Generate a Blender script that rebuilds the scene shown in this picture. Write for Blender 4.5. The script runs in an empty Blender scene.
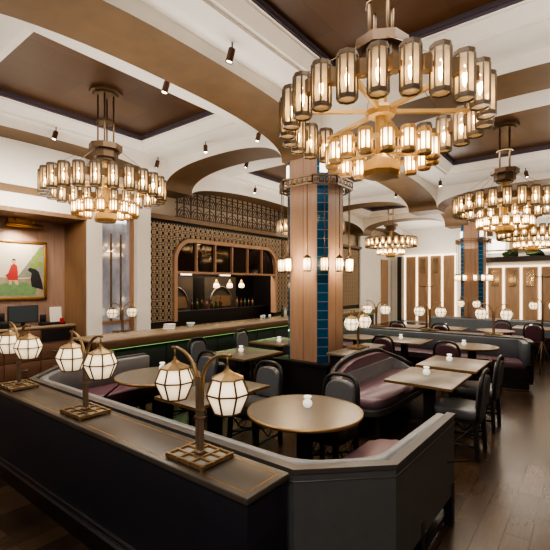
import bpy, bmesh, math, random
from mathutils import Vector, Matrix
random.seed(7)
PI = math.pi
SC = bpy.context.scene
COL = SC.collection

# ------------------------------------------------------------------ materials
MATS = {}
def lin(c):
    return tuple(((x/255.0)/12.92 if x/255.0 <= .04045 else ((x/255.0+.055)/1.055)**2.4) for x in c)

def mat(name, rgb, rough=.5, metal=0.0, var=0.0, scale=4.0, stretch=(1,1,1), bump=0.0, emit=None, estr=0.0, spec=.5, detail=4.0, alpha=None):
    m = bpy.data.materials.new(name); m.use_nodes = True
    nt = m.node_tree; n = nt.nodes; l = nt.links
    p = n['Principled BSDF']
    c = lin(rgb)
    p.inputs['Base Color'].default_value = (*c, 1)
    p.inputs['Roughness'].default_value = rough
    p.inputs['Metallic'].default_value = metal
    p.inputs['Specular IOR Level'].default_value = spec
    if emit is not None:
        p.inputs['Emission Color'].default_value = (*lin(emit), 1)
        p.inputs['Emission Strength'].default_value = estr
    if var > 0 or bump > 0:
        tc = n.new('ShaderNodeTexCoord'); mp = n.new('ShaderNodeMapping')
        mp.inputs['Scale'].default_value = stretch
        l.new(tc.outputs['Object'], mp.inputs['Vector'])
        nz = n.new('ShaderNodeTexNoise'); nz.inputs['Scale'].default_value = scale; nz.inputs['Detail'].default_value = detail
        l.new(mp.outputs['Vector'], nz.inputs['Vector'])
        if var > 0:
            rp = n.new('ShaderNodeValToRGB')
            rp.color_ramp.elements[0].position = .3; rp.color_ramp.elements[1].position = .7
            rp.color_ramp.elements[0].color = (*[max(0, x*(1-var)) for x in c], 1)
            rp.color_ramp.elements[1].color = (*[min(1, x*(1+var)) for x in c], 1)
            l.new(nz.outputs['Fac'], rp.inputs['Fac'])
            l.new(rp.outputs['Color'], p.inputs['Base Color'])
        if bump > 0:
            b = n.new('ShaderNodeBump'); b.inputs['Strength'].default_value = bump; b.inputs['Distance'].default_value = .01
            l.new(nz.outputs['Fac'], b.inputs['Height']); l.new(b.outputs['Normal'], p.inputs['Normal'])
    MATS[name] = m
    return m

def glow(name, rgb, strength, see=0.0, base=(240, 225, 195), d0=None, pw_=2.0):
    """lit shade: emission over a milky body, with some see-through so the bulb shows"""
    m = bpy.data.materials.new(name); m.use_nodes = True
    nt = m.node_tree; n = nt.nodes; l = nt.links
    p = n['Principled BSDF']
    p.inputs['Base Color'].default_value = (*lin(base), 1)
    p.inputs['Roughness'].default_value = .35
    p.inputs['Emission Color'].default_value = (*lin(rgb), 1)
    p.inputs['Emission Strength'].default_value = strength
    if d0:
        tc = n.new('ShaderNodeTexCoord'); ln = n.new('ShaderNodeVectorMath'); ln.operation = 'LENGTH'
        l.new(tc.outputs['Object'], ln.inputs[0])
        dv = n.new('ShaderNodeMath'); dv.operation = 'DIVIDE'; dv.inputs[0].default_value = d0; l.new(ln.outputs['Value'], dv.inputs[1])
        pw = n.new('ShaderNodeMath'); pw.operation = 'POWER'; pw.inputs[1].default_value = pw_; l.new(dv.outputs[0], pw.inputs[0])
        mu = n.new('ShaderNodeMath'); mu.operation = 'MULTIPLY'; mu.inputs[1].default_value = strength; l.new(pw.outputs[0], mu.inputs[0])
        l.new(mu.outputs[0], p.inputs['Emission Strength'])
    if see > 0:
        tr = n.new('ShaderNodeBsdfTransparent'); mx = n.new('ShaderNodeMixShader')
        mx.inputs[0].default_value = see
        l.new(p.outputs[0], mx.inputs[1]); l.new(tr.outputs[0], mx.inputs[2])
        l.new(mx.outputs[0], n['Material Output'].inputs['Surface'])
    MATS[name] = m
    return m

def brickmat(name, c1, c2, cm, scale, bw, rh, mortar, rough, offset=.5, spec=.5, axes='XYZ', bump=0.0):
    m = bpy.data.materials.new(name); m.use_nodes = True
    nt = m.node_tree; n = nt.nodes; l = nt.links
    p = n['Principled BSDF']; p.inputs['Roughness'].default_value = rough; p.inputs['Specular IOR Level'].default_value = spec
    tc = n.new('ShaderNodeTexCoord'); sp = n.new('ShaderNodeSeparateXYZ'); cb = n.new('ShaderNodeCombineXYZ')
    l.new(tc.outputs['Object'], sp.inputs[0])
    for i, a in enumerate(axes): l.new(sp.outputs[a], cb.inputs[i])
    b = n.new('ShaderNodeTexBrick'); b.offset = offset
    b.inputs['Scale'].default_value = scale; b.inputs['Brick Width'].default_value = bw; b.inputs['Row Height'].default_value = rh
    b.inputs['Mortar Size'].default_value = mortar
    b.inputs['Color1'].default_value = (*lin(c1), 1); b.inputs['Color2'].default_value = (*lin(c2), 1); b.inputs['Mortar'].default_value = (*lin(cm), 1)
    l.new(cb.outputs[0], b.inputs['Vector'])
    nz = n.new('ShaderNodeTexNoise'); nz.inputs['Scale'].default_value = 6; nz.inputs['Detail'].default_value = 6
    mp = n.new('ShaderNodeMapping'); mp.inputs['Scale'].default_value = (1, 8, 1)
    l.new(cb.outputs[0], mp.inputs['Vector']); l.new(mp.outputs[0], nz.inputs['Vector'])
    mr = n.new('ShaderNodeMapRange'); mr.inputs['To Min'].default_value = .72; mr.inputs['To Max'].default_value = 1.28
    l.new(nz.outputs['Fac'], mr.inputs['Value'])
    vm = n.new('ShaderNodeVectorMath'); vm.operation = 'SCALE'
    l.new(b.outputs['Color'], vm.inputs[0]); l.new(mr.outputs[0], vm.inputs['Scale'])
    l.new(vm.outputs[0], p.inputs['Base Color'])
    if bump:
        bp = n.new('ShaderNodeBump'); bp.inputs['Strength'].default_value = bump; bp.inputs['Distance'].default_value = .004; bp.invert = True
        l.new(b.outputs['Fac'], bp.inputs['Height']); l.new(bp.outputs[0], p.inputs['Normal'])
    MATS[name] = m
    return m

M = MATS
mat('plaster', (236, 231, 222), .75, var=.03, scale=3, bump=.03)
mat('bronze_soffit', (100, 76, 49), .5, metal=.25, var=.12, scale=5, stretch=(1, 1, 1))
brickmat('tray_panel', (84, 56, 31), (64, 42, 23), (56, 38, 22), 1.0, 1.1, .55, .004, .35)
mat('molding', (96, 88, 98), .5)
mat('wood_column', (150, 118, 94), .5, var=.10, scale=5, stretch=(6, 6, .5))
mat('wood_wall', (152, 124, 108), .5, var=.12, scale=4, stretch=(6, 6, .4))
mat('wood_panel', (158, 128, 100), .45, var=.14, scale=4, stretch=(5, 5, .5))
mat('wood_frame', (162, 126, 98), .45, var=.08, scale=4)
mat('wood_return', (128, 98, 70), .5, var=.12, scale=4, stretch=(5, 5, .5))
brickmat('teal_tile', (24, 84, 118), (16, 66, 98), (120, 130, 138), 1.0, .3, .135, .006, .12, offset=.0, axes='YZX')
brickmat('floorwood', (76, 58, 42), (44, 33, 24), (28, 21, 16), 1.0, .72, .16, .002, .27, spec=.30, bump=.15)
mat('navy', (27, 28, 38), .5, var=.08, scale=6)
mat('slab_top', (74, 67, 59), .4, var=.10, scale=8)
mat('plinth_dark', (22, 14, 12), .28)
mat('chrome', (150, 145, 150), .3, metal=.9)
mat('brass', (190, 145, 75), .3, metal=.9)
mat('brass_dark', (150, 124, 86), .38, metal=.65, var=.1, scale=20)
mat('bronze', (104, 84, 62), .42, metal=.6, var=.12, scale=15)
mat('lamp_bronze', (132, 112, 92), .4, metal=.5, var=.1, scale=20)
mat('rail_dark', (84, 80, 77), .38, metal=.2, var=.06, scale=8)
mat('leather_outer', (84, 86, 85), .42, var=.06, scale=14, bump=.05)
mat('leather_slate', (84, 86, 89), .4, var=.05, scale=14, bump=.05)
mat('drum_bronze', (70, 52, 34), .42, metal=.5, var=.1, scale=8)
mat('bronze_grey', (84, 72, 60), .42, metal=.45, var=.12, scale=15)
mat('gold_leaf', (172, 140, 88), .42, metal=.5, var=.08, scale=9)
mat('rail_grey', (102, 96, 92), .4, metal=.2, var=.06, scale=8)
mat('leather_grey', (92, 94, 95), .38, var=.06, scale=14, bump=.05)
mat('leather_light', (128, 130, 132), .4, var=.05, scale=14, bump=.05)
mat('leather_dark', (62, 62, 60), .4, var=.06, scale=14, bump=.05)
mat('leather_blue', (104, 111, 118), .42, var=.05, scale=12)
mat('leather_purple', (112, 80, 88), .4, var=.08, scale=10)
mat('leather_mauve', (116, 92, 100), .36, var=.08, scale=10)
mat('leather_plum', (74, 44, 56), .45, var=.08, scale=10)
mat('black_wood', (30, 28, 28), .35, var=.1, scale=12)
mat('table_top', (116, 107, 95), .31, metal=.3, var=.03, scale=5)
mat('table_edge', (160, 128, 84), .35, metal=.7)
mat('iron', (26, 25, 27), .45)
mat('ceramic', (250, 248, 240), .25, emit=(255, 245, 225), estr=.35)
mat('black_metal', (30, 26, 24), .4, metal=.4)
mat('spot_bronze', (84, 60, 40), .4, metal=.5)
mat('lens', (255, 250, 240), .3, emit=(255, 244, 225), estr=9)
mat('pane_dark', (30, 18, 12), .06, spec=.7)
mat('mirror', (176, 176, 182), .05, metal=.6, var=.45, scale=2.2, stretch=(3, 1, 1.2), emit=(160, 160, 168), estr=.16)  # emission and mottled tone painted in for the mirror's bright reflections
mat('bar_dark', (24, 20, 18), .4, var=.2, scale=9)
mat('oven_steel', (74, 68, 62), .35, metal=.5, var=.15, scale=3)
mat('steel', (120, 116, 110), .35, metal=.7)
mat('stone', (158, 140, 116), .25, var=.08, scale=12)
mat('bar_wood', (92, 70, 49), .4, var=.12, scale=6, stretch=(.5, 5, 5))
mat('bar_front', (38, 36, 40), .5, var=.1, scale=8)
mat('green_led', (90, 190, 90), .5, emit=(140, 200, 120), estr=1.3)
mat('lattice', (188, 166, 138), .45, metal=.2)
mat('frieze_back', (188, 172, 150), .7)
mat('frieze_metal', (72, 54, 38), .5, metal=.2)
mat('lattice_back', (26, 19, 14), .6)
mat('frame_gold', (146, 108, 58), .4, metal=.6)
mat('paint_sky', (206, 196, 176), .7, var=.05, scale=3)
mat('paint_green', (104, 138, 92), .7, var=.2, scale=9)
mat('paint_earth', (150, 136, 112), .7, var=.2, scale=7)
mat('paint_hill', (128, 130, 116), .7, var=.2, scale=8)
mat('paint_leaf', (118, 140, 66), .7, var=.15, scale=10)
mat('paint_red', (168, 42, 40), .7)
mat('paint_black', (26, 26, 32), .6)
mat('paint_skin', (200, 160, 130), .7)
mat('console_wood', (104, 74, 56), .42, var=.1, scale=5, stretch=(.6, 5, 5))
mat('screen', (62, 70, 76), .2)
mat('plastic_black', (24, 24, 26), .4)
mat('paper', (235, 228, 220), .7)
mat('red_card', (170, 40, 40), .6)
mat('linen', (240, 236, 228), .8)
mat('glass_green', (38, 66, 42), .1)
mat('glass_clear', (205, 215, 210), .08)
mat('amber', (74, 42, 20), .12)
mat('white_frame', (240, 236, 226), .5)
mat('strip_light', (255, 240, 215), .5, emit=(255, 232, 196), estr=1.6)
mat('panel_mirror', (200, 180, 150), .12, metal=.8)
mat('foliage', (66, 84, 44), .7, var=.2, scale=20)
glow('lantern_shade', (255, 190, 112), .75, see=.38, base=(150, 140, 120), d0=.07)
glow('small_shade', (255, 222, 172), 3.6, see=.2, d0=.055)
mat('bulb', (255, 240, 210), .5, emit=(255, 214, 146), estr=34)
mat('bulb_small', (255, 240, 210), .5, emit=(255, 228, 178), estr=10)
glow('cage_shade', (255, 222, 170), 4.2, see=.1, d0=.05)
glow('globe_glass', (255, 226, 182), 1.15, see=0.0, base=(236, 224, 200), d0=.09, pw_=5)
glow('globe_far', (255, 228, 186), 1.5, see=0.0, base=(240, 230, 208), d0=.092, pw_=4)
mat('lit_panel', (255, 246, 230), .5, emit=(255, 242, 220), estr=1.5)

# ------------------------------------------------------------------ mesh builder
class MB:
    def __init__(s): s.v = []; s.f = []; s.m = []; s.sm = []
    def add(s, vs, fs, mi=0, smooth=False):
        o = len(s.v); s.v += [tuple(v) for v in vs]
        for f in fs: s.f.append(tuple(i+o for i in f)); s.m.append(mi); s.sm.append(smooth)
        return s
    def box(s, x0, x1, y0, y1, z0, z1, mi=0):
        vs = [(x, y, z) for x in (x0, x1) for y in (y0, y1) for z in (z0, z1)]
        return s.add(vs, [(0,1,3,2),(4,6,7,5),(0,4,5,1),(2,3,7,6),(0,2,6,4),(1,5,7,3)], mi)
    def rbox(s, x0, x1, y0, y1, z0, z1, r=.02, seg=3, mi=0):
        bm = bmesh.new(); bmesh.ops.create_cube(bm, size=1)
        for v in bm.verts:
            v.co = Vector(((x0+x1)/2+v.co.x*(x1-x0), (y0+y1)/2+v.co.y*(y1-y0), (z0+z1)/2+v.co.z*(z1-z0)))
        bmesh.ops.bevel(bm, geom=bm.edges[:], offset=r, segments=seg, profile=.5, affect='EDGES')
        return s.frombm(bm, mi, True)
    def frombm(s, bm, mi=0, smooth=False):
        bm.verts.index_update()
        s.add([v.co[:] for v in bm.verts], [[v.index for v in f.verts] for f in bm.faces], mi, smooth)
        bm.free(); return s
    def prism(s, poly, z0, z1, mi=0, r=0, smooth=False):
        n = len(poly)
        a = sum(poly[i][0]*poly[(i+1) % n][1]-poly[(i+1) % n][0]*poly[i][1] for i in range(n))
        if a < 0: poly = poly[::-1]
        if r:
            bm = bmesh.new()
            b = [bm.verts.new((x, y, z0)) for x, y in poly]; t = [bm.verts.new((x, y, z1)) for x, y in poly]
            bm.faces.new(b[::-1]); top = bm.faces.new(t)
            for i in range(n): bm.faces.new((b[i], b[(i+1) % n], t[(i+1) % n], t[i]))
            bm.edges.ensure_lookup_table()
            bmesh.ops.bevel(bm, geom=[e for e in bm.edges if all(abs(v.co.z-z1) < 1e-6 for v in e.verts)], offset=r, segments=3, profile=.5, affect='EDGES')
            return s.frombm(bm, mi, smooth)
        vs = [(x, y, z0) for x, y in poly]+[(x, y, z1) for x, y in poly]
        fs = [tuple(range(n))[::-1], tuple(range(n, 2*n))]+[(i, (i+1) % n, n+(i+1) % n, n+i) for i in range(n)]
        return s.add(vs, fs, mi, smooth)
    def lathe(s, prof, n=16, c=(0, 0, 0), mi=0, smooth=True, rot=0.0, cap=True):
        vs = []; fs = []
        for r, z in prof:
            for k in range(n):
                a = rot+2*PI*k/n; vs.append((c[0]+r*math.cos(a), c[1]+r*math.sin(a), c[2]+z))
        for i in range(len(prof)-1):
            for k in range(n):
                fs.append((i*n+k, i*n+(k+1) % n, (i+1)*n+(k+1) % n, (i+1)*n+k))
        s.add(vs, fs, mi, smooth)
        if cap:
            for i, rev in ((0, True), (len(prof)-1, False)):
                if prof[i][0] > 1e-5:
                    ring = vs[i*n:(i+1)*n]
                    s.add(ring, [tuple(range(n))[::-1] if rev else tuple(range(n))], mi, False)
        return s
    def tube(s, pts, r, n=8, mi=0, closed=False, smooth=True, caps=True):
        pts = [Vector(p) for p in pts]; N = len(pts); vs = []; fs = []
        rs = r if isinstance(r, (list, tuple)) else [r]*N
        up = None
        for i, p in enumerate(pts):
            if closed: t = pts[(i+1) % N]-pts[i-1]
            else: t = pts[min(i+1, N-1)]-pts[max(i-1, 0)]
            if t.length < 1e-9: t = Vector((0, 0, 1))
            t.normalize()
            if up is None:
                up = Vector((0, 0, 1)) if abs(t.z) < .9 else Vector((1, 0, 0))
            a = (up-t*up.dot(t))
            if a.length < 1e-6: a = t.orthogonal()
            a.normalize(); up = a; b = t.cross(a)
            for k in range(n):
                an = 2*PI*(k+.5)/n
                vs.append(p+a*math.cos(an)*rs[i]+b*math.sin(an)*rs[i])
        for i in range(N if closed else N-1):
            j = (i+1) % N
            for k in range(n): fs.append((i*n+k, i*n+(k+1) % n, j*n+(k+1) % n, j*n+k))
        if not closed and caps:
            fs.append(tuple(range(n))[::-1]); fs.append(tuple(range((N-1)*n, N*n)))
        return s.add(vs, fs, mi, smooth)
    def bar(s, a, b, w, h, mi=0):
        a = Vector(a); b = Vector(b); t = (b-a).normalized()
        up = Vector((0, 0, 1)) if abs(t.z) < .95 else Vector((1, 0, 0))
        sd = t.cross(up).normalized(); u = sd.cross(t)
        vs = [p+sd*x*w/2+u*z*h/2 for p in (a, b) for x, z in ((-1,-1),(1,-1),(1,1),(-1,1))]
        return s.add(vs, [(0,3,2,1),(4,5,6,7),(0,1,5,4),(1,2,6,5),(2,3,7,6),(3,0,4,7)], mi)
    def build(s, name, mats, parent=None, loc=None):
        me = bpy.data.meshes.new(name); me.from_pydata(s.v, [], s.f)
        for m in (mats if isinstance(mats, (list, tuple)) else [mats]): me.materials.append(M[m] if isinstance(m, str) else m)
        me.polygons.foreach_set('material_index', s.m); me.polygons.foreach_set('use_smooth', s.sm)
        bm = bmesh.new(); bm.from_mesh(me); bmesh.ops.recalc_face_normals(bm, faces=bm.faces[:]); bm.to_mesh(me); bm.free()
        me.update()
        o = bpy.data.objects.new(name, me); COL.objects.link(o)
        if parent: o.parent = parent
        if loc: o.location = loc
        return o

def empty(name, loc=(0, 0, 0), rz=0):
    o = bpy.data.objects.new(name, None); COL.objects.link(o); o.location = loc; o.rotation_euler = (0, 0, rz)
    o.empty_display_size = .1
    return o
def tag(o, label=None, cat=None, group=None, kind=None):
    if label: o['label'] = label
    if cat: o['category'] = cat
    if group: o['group'] = group
    if kind: o['kind'] = kind
    return o
def thing(name, label, cat, loc=(0, 0, 0), rz=0, group=None):
    return tag(empty(name, loc, rz), label, cat, group)
def struct(o): o['kind'] = 'structure'; return o
def dup(root, loc, rz=0, label=None, group=None):
    r = root.copy(); COL.objects.link(r); r.location = loc; r.rotation_euler = (0, 0, rz)
    if label: r['label'] = label
    if group: r['group'] = group
    for ch in list(root.children):
        c = ch.copy(); COL.objects.link(c); c.parent = r
        for g in list(ch.children):
            d = g.copy(); COL.objects.link(d); d.parent = c
    return r

def offset(path, d):
    """offset an open polyline to its left by d"""
    P = [Vector(p) for p in path]; out = []
    nm = [Vector((-(P[i+1]-P[i]).y, (P[i+1]-P[i]).x)).normalized() for i in range(len(P)-1)]
    for i, p in enumerate(P):
        if i == 0: out.append(p+nm[0]*d)
        elif i == len(P)-1: out.append(p+nm[-1]*d)
        else:
            m = (nm[i-1]+nm[i]); m = m/(m.length_squared)*2
            out.append(p+m*d)
    return [tuple(q) for q in out]
def strip_poly(path, a, b): return offset(path, a)+offset(path, b)[::-1]

def spow(c, e): return math.copysign(abs(c)**e, c)
def srect(cx, cy, hx, hy, n=40, e=.45):
    return [(cx+hx*spow(math.cos(2*PI*k/n), e), cy+hy*spow(math.sin(2*PI*k/n), e)) for k in range(n)]

# ------------------------------------------------------------------ camera
CAM_H = 1.75; YAW = math.radians(37.9)
cd = bpy.data.cameras.new('camera'); cam = bpy.data.objects.new('camera', cd); COL.objects.link(cam)
cd.sensor_width = 36; cd.lens = 405/550*36; cd.shift_y = 9/550; cd.clip_start = .05
cam.location = (0, 0, CAM_H); cam.rotation_euler = (PI/2, 0, YAW-PI/2)
SC.camera = cam

# ------------------------------------------------------------------ room shell
ZC, ZT, ZP = 4.25, 4.40, 4.50          # flat ceiling, tray edge, tray panel
SPR, CRN, BT = 3.70, 4.10, 4.26
X0, X1, YA, YB = -3.0, 18.5, -4.0, 8.2

fl = MB().box(X0, X1+.2, YA, 9.4, -.06, 0).build('floor', 'floorwood'); struct(fl)

def arch_pts(a, b, n=28, spr=SPR, crn=CRN, e=2.4):
    out = []
    for i in range(n+1):
        t = -math.cos(PI*i/n)
        out.append(((a+b)/2+t*(b-a)/2, spr+(crn-spr)*max(0, 1-abs(t)**e)**(1/e)))
    return out
def beam(axis, a, b, c0, c1, spr=SPR, crn=CRN, e=2.4):
    m = MB(); pts = arch_pts(a, b, spr=spr, crn=crn, e=e)
    def P(u, c, z): return (u, c, z) if axis == 'x' else (c, u, z)
    n = len(pts)
    vs = [P(u, c0, z) for u, z in pts]+[P(u, c1, z) for u, z in pts]
    m.add(vs, [(i, i+1, n+i+1, n+i) for i in range(n-1)], 1, True)
    for c in (c0, c1):
        vs = [P(u, c, z) for u, z in pts]+[P(u, c, BT) for u, z in pts]
        m.add(vs, [(i, i+1, n+i+1, n+i) for i in range(n-1)], 0)
    struct(m.build('ceiling_beam', ['plaster', 'bronze_soffit']))

ROWS = [(-1.9, -1.2), (3.13, 3.87), (6.85, 7.4)]
COLX = [(0, .7), (5.15, 5.85), (10.85, 11.55), (14.3, 15.0)]
for (y0, y1) in ROWS:
    for i in range(len(COLX)-1):
        if y0 > 6 and i >= 1: beam('x', COLX[i][1], COLX[i+1][0], y0, y1, 3.69, 3.99, 2.0)
        else: beam('x', COLX[i][1], COLX[i+1][0], y0, y1)
    beam('x', COLX[-1][1], 18.5, y0, y1)
    beam('x', -3.0, 0, y0, y1)
for (x0, x1) in COLX:
    beam('y', -1.2, 3.13, x0, x1); beam('y', 3.87, 6.85, x0, x1)
    for j, (y0, y1) in enumerate(ROWS):
        m = MB(); m.box(x0, x1, y0, y1, SPR-.02, SPR, 1); m.box(x0, x1, y0, y1, SPR, BT, 0)
        struct(m.build('beam_crossing', ['plaster', 'bronze_soffit']))

def bay(x0, x1, y0, y1, tr=None):
    m = MB()
    if tr is None:
        m.add([(x0, y0, ZC), (x1, y0, ZC), (x1, y1, ZC), (x0, y1, ZC)], [(0, 1, 2, 3)])
        struct(m.build('ceiling', 'plaster')); return
    tx0, tx1, ty0, ty1 = tr; g = .2
    r = lambda d, z: [(tx0-d, ty0-d, z), (tx1+d, ty0-d, z), (tx1+d, ty1+d, z), (tx0-d, ty1+d, z)]
    o = [(x0, y0, ZC), (x1, y0, ZC), (x1, y1, ZC), (x0, y1, ZC)]
    rings = [o, r(g, ZC), r(g, ZC+.035), r(g-.05, ZC+.035), r(.03, ZT-.02), r(.03, ZT), r(0, ZT)]
    for a, b in zip(rings[:-1], rings[1:]):
        m.add(a+b, [(k, (k+1) % 4, 4+(k+1) % 4, 4+k) for k in range(4)])
    struct(m.build('ceiling', 'plaster'))
    t = MB()
    a, b = r(0, ZT), r(0, ZP)
    t.add(a+b, [(k, (k+1) % 4, 4+(k+1) % 4, 4+k) for k in range(4)])
    for zz in (ZT+.015, ZT+.05):
        a, b = r(-.012, zz), r(-.012, zz+.018)
        t.add(r(0, zz)+a, [(k, (k+1) % 4, 4+(k+1) % 4, 4+k) for k in range(4)])
        t.add(a+b, [(k, (k+1) % 4, 4+(k+1) % 4, 4+k) for k in range(4)])
    struct(t.build('ceiling_molding', 'molding'))
    p = MB().box(tx0-.01, tx1+.01, ty0-.01, ty1+.01, ZP, ZP+.03)
    struct(p.build('ceiling_panel', 'tray_panel'))

bay(.7, 5.15, -1.2, 3.13, (1.8, 4.42, .2, 2.5))
bay(.7, 5.15, 3.87, 6.85, (1.8, 4.40, 4.55, 6.56))
bay(5.85, 10.85, -1.2, 3.13, (7.0, 9.6, .2, 2.42))
bay(5.85, 10.85, 3.87, 6.85, (7.0, 9.6, 4.55, 6.46))
bay(11.55, 14.3, -1.2, 3.13, (12.0, 13.85, .3, 2.4))
bay(11.55, 14.3, 3.87, 6.85, (12.0, 13.85, 4.5, 6.3))
bay(15.0, 18.5, -1.2, 3.13); bay(15.0, 18.5, 3.87, 6.85)
bay(-3.0, 0, -1.2, 3.13); bay(-3.0, 0, 3.87, 6.85)
bay(-3.0, 18.5, -4.0, -1.9); bay(-3.0, 18.5, 7.4, 9.4)

# ---- walls
w = MB()
w.box(-3.0, 3.79, 7.4, 7.5, 2.95, 4.3)                    # white wall over the picture niche
struct(w.build('wall_left', 'plaster'))
t = MB().box(-3.0, 3.79, 7.36, 7.42, 3.24, 3.36); struct(t.build('trim_1', 'bronze_soffit'))
t = MB().box(-3.0, 3.79, 7.37, 7.5, 2.93, 3.0); struct(t.build('trim_2', 'wood_return'))
struct(MB().box(-3.0, 3.79, 7.5, 8.2, 2.93, 2.96).build('niche_soffit', 'wood_return'))
n_ = MB()
n_.box(-3.0, 3.79, 8.2, 8.3, 0, 2.95)
for k in range(24): n_.box(-2.9+k*.28, -2.9+k*.28+.012, 8.192, 8.2, 0, 2.95)
struct(n_.build('wall_niche', 'wood_wall'))
struct(MB().box(3.76, 3.80, 7.4, 8.2, 0, 2.95).build('niche_return', 'wood_return'))
struct(MB().box(3.79, 4.08, 7.36, 7.6, 0, 3.9).build('pilaster', 'plaster'))
struct(MB().box(4.80, 5.12, 7.30, 7.6, 0, 3.75).build('pilaster', 'plaster'))
struct(MB().box(3.79, 5.12, 7.55, 7.62, 0, 4.3).build('wall_mirror', 'plaster'))
mw = MB().box(4.08, 4.80, 7.50, 7.54, .2, 3.1); mwin = struct(mw.build('window_1', 'mirror'))  # a tall mirror, no window behind; its glow is painted-in reflection
fr = MB()
fr.box(4.08, 4.115, 7.46, 7.53, .2, 3.1); fr.box(4.745, 4.80, 7.42, 7.53, .2, 3.1); fr.box(4.08, 4.80, 7.46, 7.53, 3.06, 3.12); fr.box(4.08, 4.80, 7.46, 7.53, .95, 1.02)
fr.build('window_frame', 'wood_frame', mwin)
for xm in (4.34, 4.55): MB().box(xm-.018, xm+.018, 7.49, 7.505, 1.02, 2.75).build('dark_bar', 'bronze', mwin)  # dark bars added for the dark stripes that show in the mirror
struct(MB().box(3.79, 5.12, 7.34, 7.56, 3.12, 3.22).build('trim_3', 'bronze_soffit'))

# bar wall with arched opening
OX0, OX1, OZ, ORD = 5.83, 9.55, 2.78, .5
def opening_outline(x0, x1, zt, r, zb=.0, n=10):
    pts = [(x0, zb), (x0, zt-r)]
    pts += [(x0+r-r*math.cos(a), zt-r+r*math.sin(a)) for a in [PI/2*k/n for k in range(1, n+1)]]
    pts += [(x1-r+r*math.sin(a), zt-r+r*math.cos(a)) for a in [PI/2*k/n for k in range(0, n+1)]]
    pts += [(x1, zb)]
    return pts
def wall_with_opening(y, xa, xb, zt, out):
    m = MB(); n = len(out)
    # strips above the opening
    vs = []; fs = []
    for x, z in out: vs += [(x, y, z), (x, y, zt)]
    for i in range(1, n-2): fs.append((2*i, 2*i+2, 2*i+3, 2*i+1))
    m.add(vs, fs)
    m.add([(xa, y, 0), (out[0][0], y, 0), (out[0][0], y, zt), (xa, y, zt)], [(0, 1, 2, 3)])
    m.add([(out[-1][0], y, 0), (xb, y, 0), (xb, y, zt), (out[-1][0], y, zt)], [(0, 1, 2, 3)])
    return m
ol = opening_outline(OX0, OX1, OZ, ORD)
struct(wall_with_opening(7.46, 5.12, 15.2, 3.22, ol).build('wall_bar', 'lattice_back'))
def inside_opening(x, z, g=.06):
    if x < OX0-g or x > OX1+g or z > OZ+g: return False
    for cx, sgn in ((OX0+ORD, -1), (OX1-ORD, 1)):
        if (x-cx)*sgn > 0 and z > OZ-ORD:
            return (x-cx)**2+(z-(OZ-ORD))**2 < (ORD+g)**2
    return True
la = MB(); cell = .155
def lat_seg(p, q, wd=.010):
    (xa, za), (xb, zb) = p, q
    if inside_opening((xa+xb)/2, (za+zb)/2): return
    if abs(xa-xb) > abs(za-zb): la.box(min(xa, xb), max(xa, xb), 7.405, 7.425, za-wd/2, za+wd/2)
    else: la.box(xa-wd/2, xa+wd/2, 7.405, 7.425, min(za, zb), max(za, zb))
def lat_cell(x, z, s):
    q = s*.27; h = s/2
    lat_seg((x, z), (x+s, z), .012); lat_seg((x, z), (x, z+s), .012)
    cx, cz = x+h, z+h
    lat_seg((cx-q, cz-q), (cx+q, cz-q)); lat_seg((cx-q, cz+q), (cx+q, cz+q))
    lat_seg((cx-q, cz-q), (cx-q, cz+q)); lat_seg((cx+q, cz-q), (cx+q, cz+q))
    lat_seg((cx, z), (cx, cz-q)); lat_seg((cx, cz+q), (cx, z+s)); lat_seg((x, cz), (cx-q, cz)); lat_seg((cx+q, cz), (x+s, cz))
x = 5.13
while x < 15.0:
    z = .93
    while z < 3.05:
        if not (OX0+.1 < x < OX1-.25 and z < OZ-.12): lat_cell(x, z, cell)
        z += cell
    x += cell
struct(la.build('lattice_screen', 'lattice'))
struct(MB().box(5.12, 15.2, 7.34, 7.5, 3.16, 3.26).build('trim_4', 'bronze_soffit'))
# frieze over the header, under the wall arch
struct(MB().box(5.12, 18.5, 7.62, 7.66, 3.2, 4.3).build('wall_bar_upper', 'frieze_back'))
fz = MB()
for k in range(26):
    xx = 5.9+k*.20
    fz.box(xx-.012, xx+.012, 7.40, 7.425, 3.26, 4.05)
    if k % 2 == 0:
        for r in (.07, .13, .19):
            for zb in (3.30, 3.62):
                fz.tube([(xx+.2+r*math.cos(a), 7.41, zb+r*1.25*math.sin(a)) for a in [PI*j/12 for j in range(13)]], .011, 5)
for zz in (3.28, 3.44, 3.60, 3.76, 3.9): fz.box(5.85, 10.85, 7.40, 7.425, zz, zz+.018)
struct(fz.build('frieze_lattice', 'frieze_metal'))

# arched frame, transom and panes
bf = struct(empty('window_2', (0, 0, 0)))
fo = [(x, 7.40, z) for x, z in opening_outline(OX0+.03, OX1-.03, OZ-.03, ORD-.03, zb=.9)]
mf = MB(); n = len(fo)
pi_ = opening_outline(OX0+.055, OX1-.055, OZ-.055, ORD-.055, zb=.9); po_ = opening_outline(OX0-.035, OX1+.035, OZ+.035, ORD+.035, zb=.9)
vs = [(x, 7.37, z) for x, z in po_]+[(x, 7.37, z) for x, z in pi_]+[(x, 7.55, z) for x, z in pi_]
mf.add(vs, [(i, i+1, n+i+1, n+i) for i in range(n-1)]+[(n+i, n+i+1, 2*n+i+1, 2*n+i) for i in range(n-1)])
mf.add([(x, 7.37, z) for x, z in po_]+[(x, 7.46, z) for x, z in po_], [(i, i+1, n+i+1, n+i) for i in range(n-1)])
mf.box(OX0+.04, OX1-.04, 7.38, 7.5, 1.99, 2.045)
MU = [OX0+.04+k*(OX1-OX0-.08)/6 for k in range(1, 6)]
for u in MU: mf.box(u-.019, u+.019, 7.39, 7.49, 2.03, OZ-.04)
mf.build('window_frame', 'wood_frame', bf)
xs = [OX0+.05]+MU+[OX1-.05]
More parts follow.
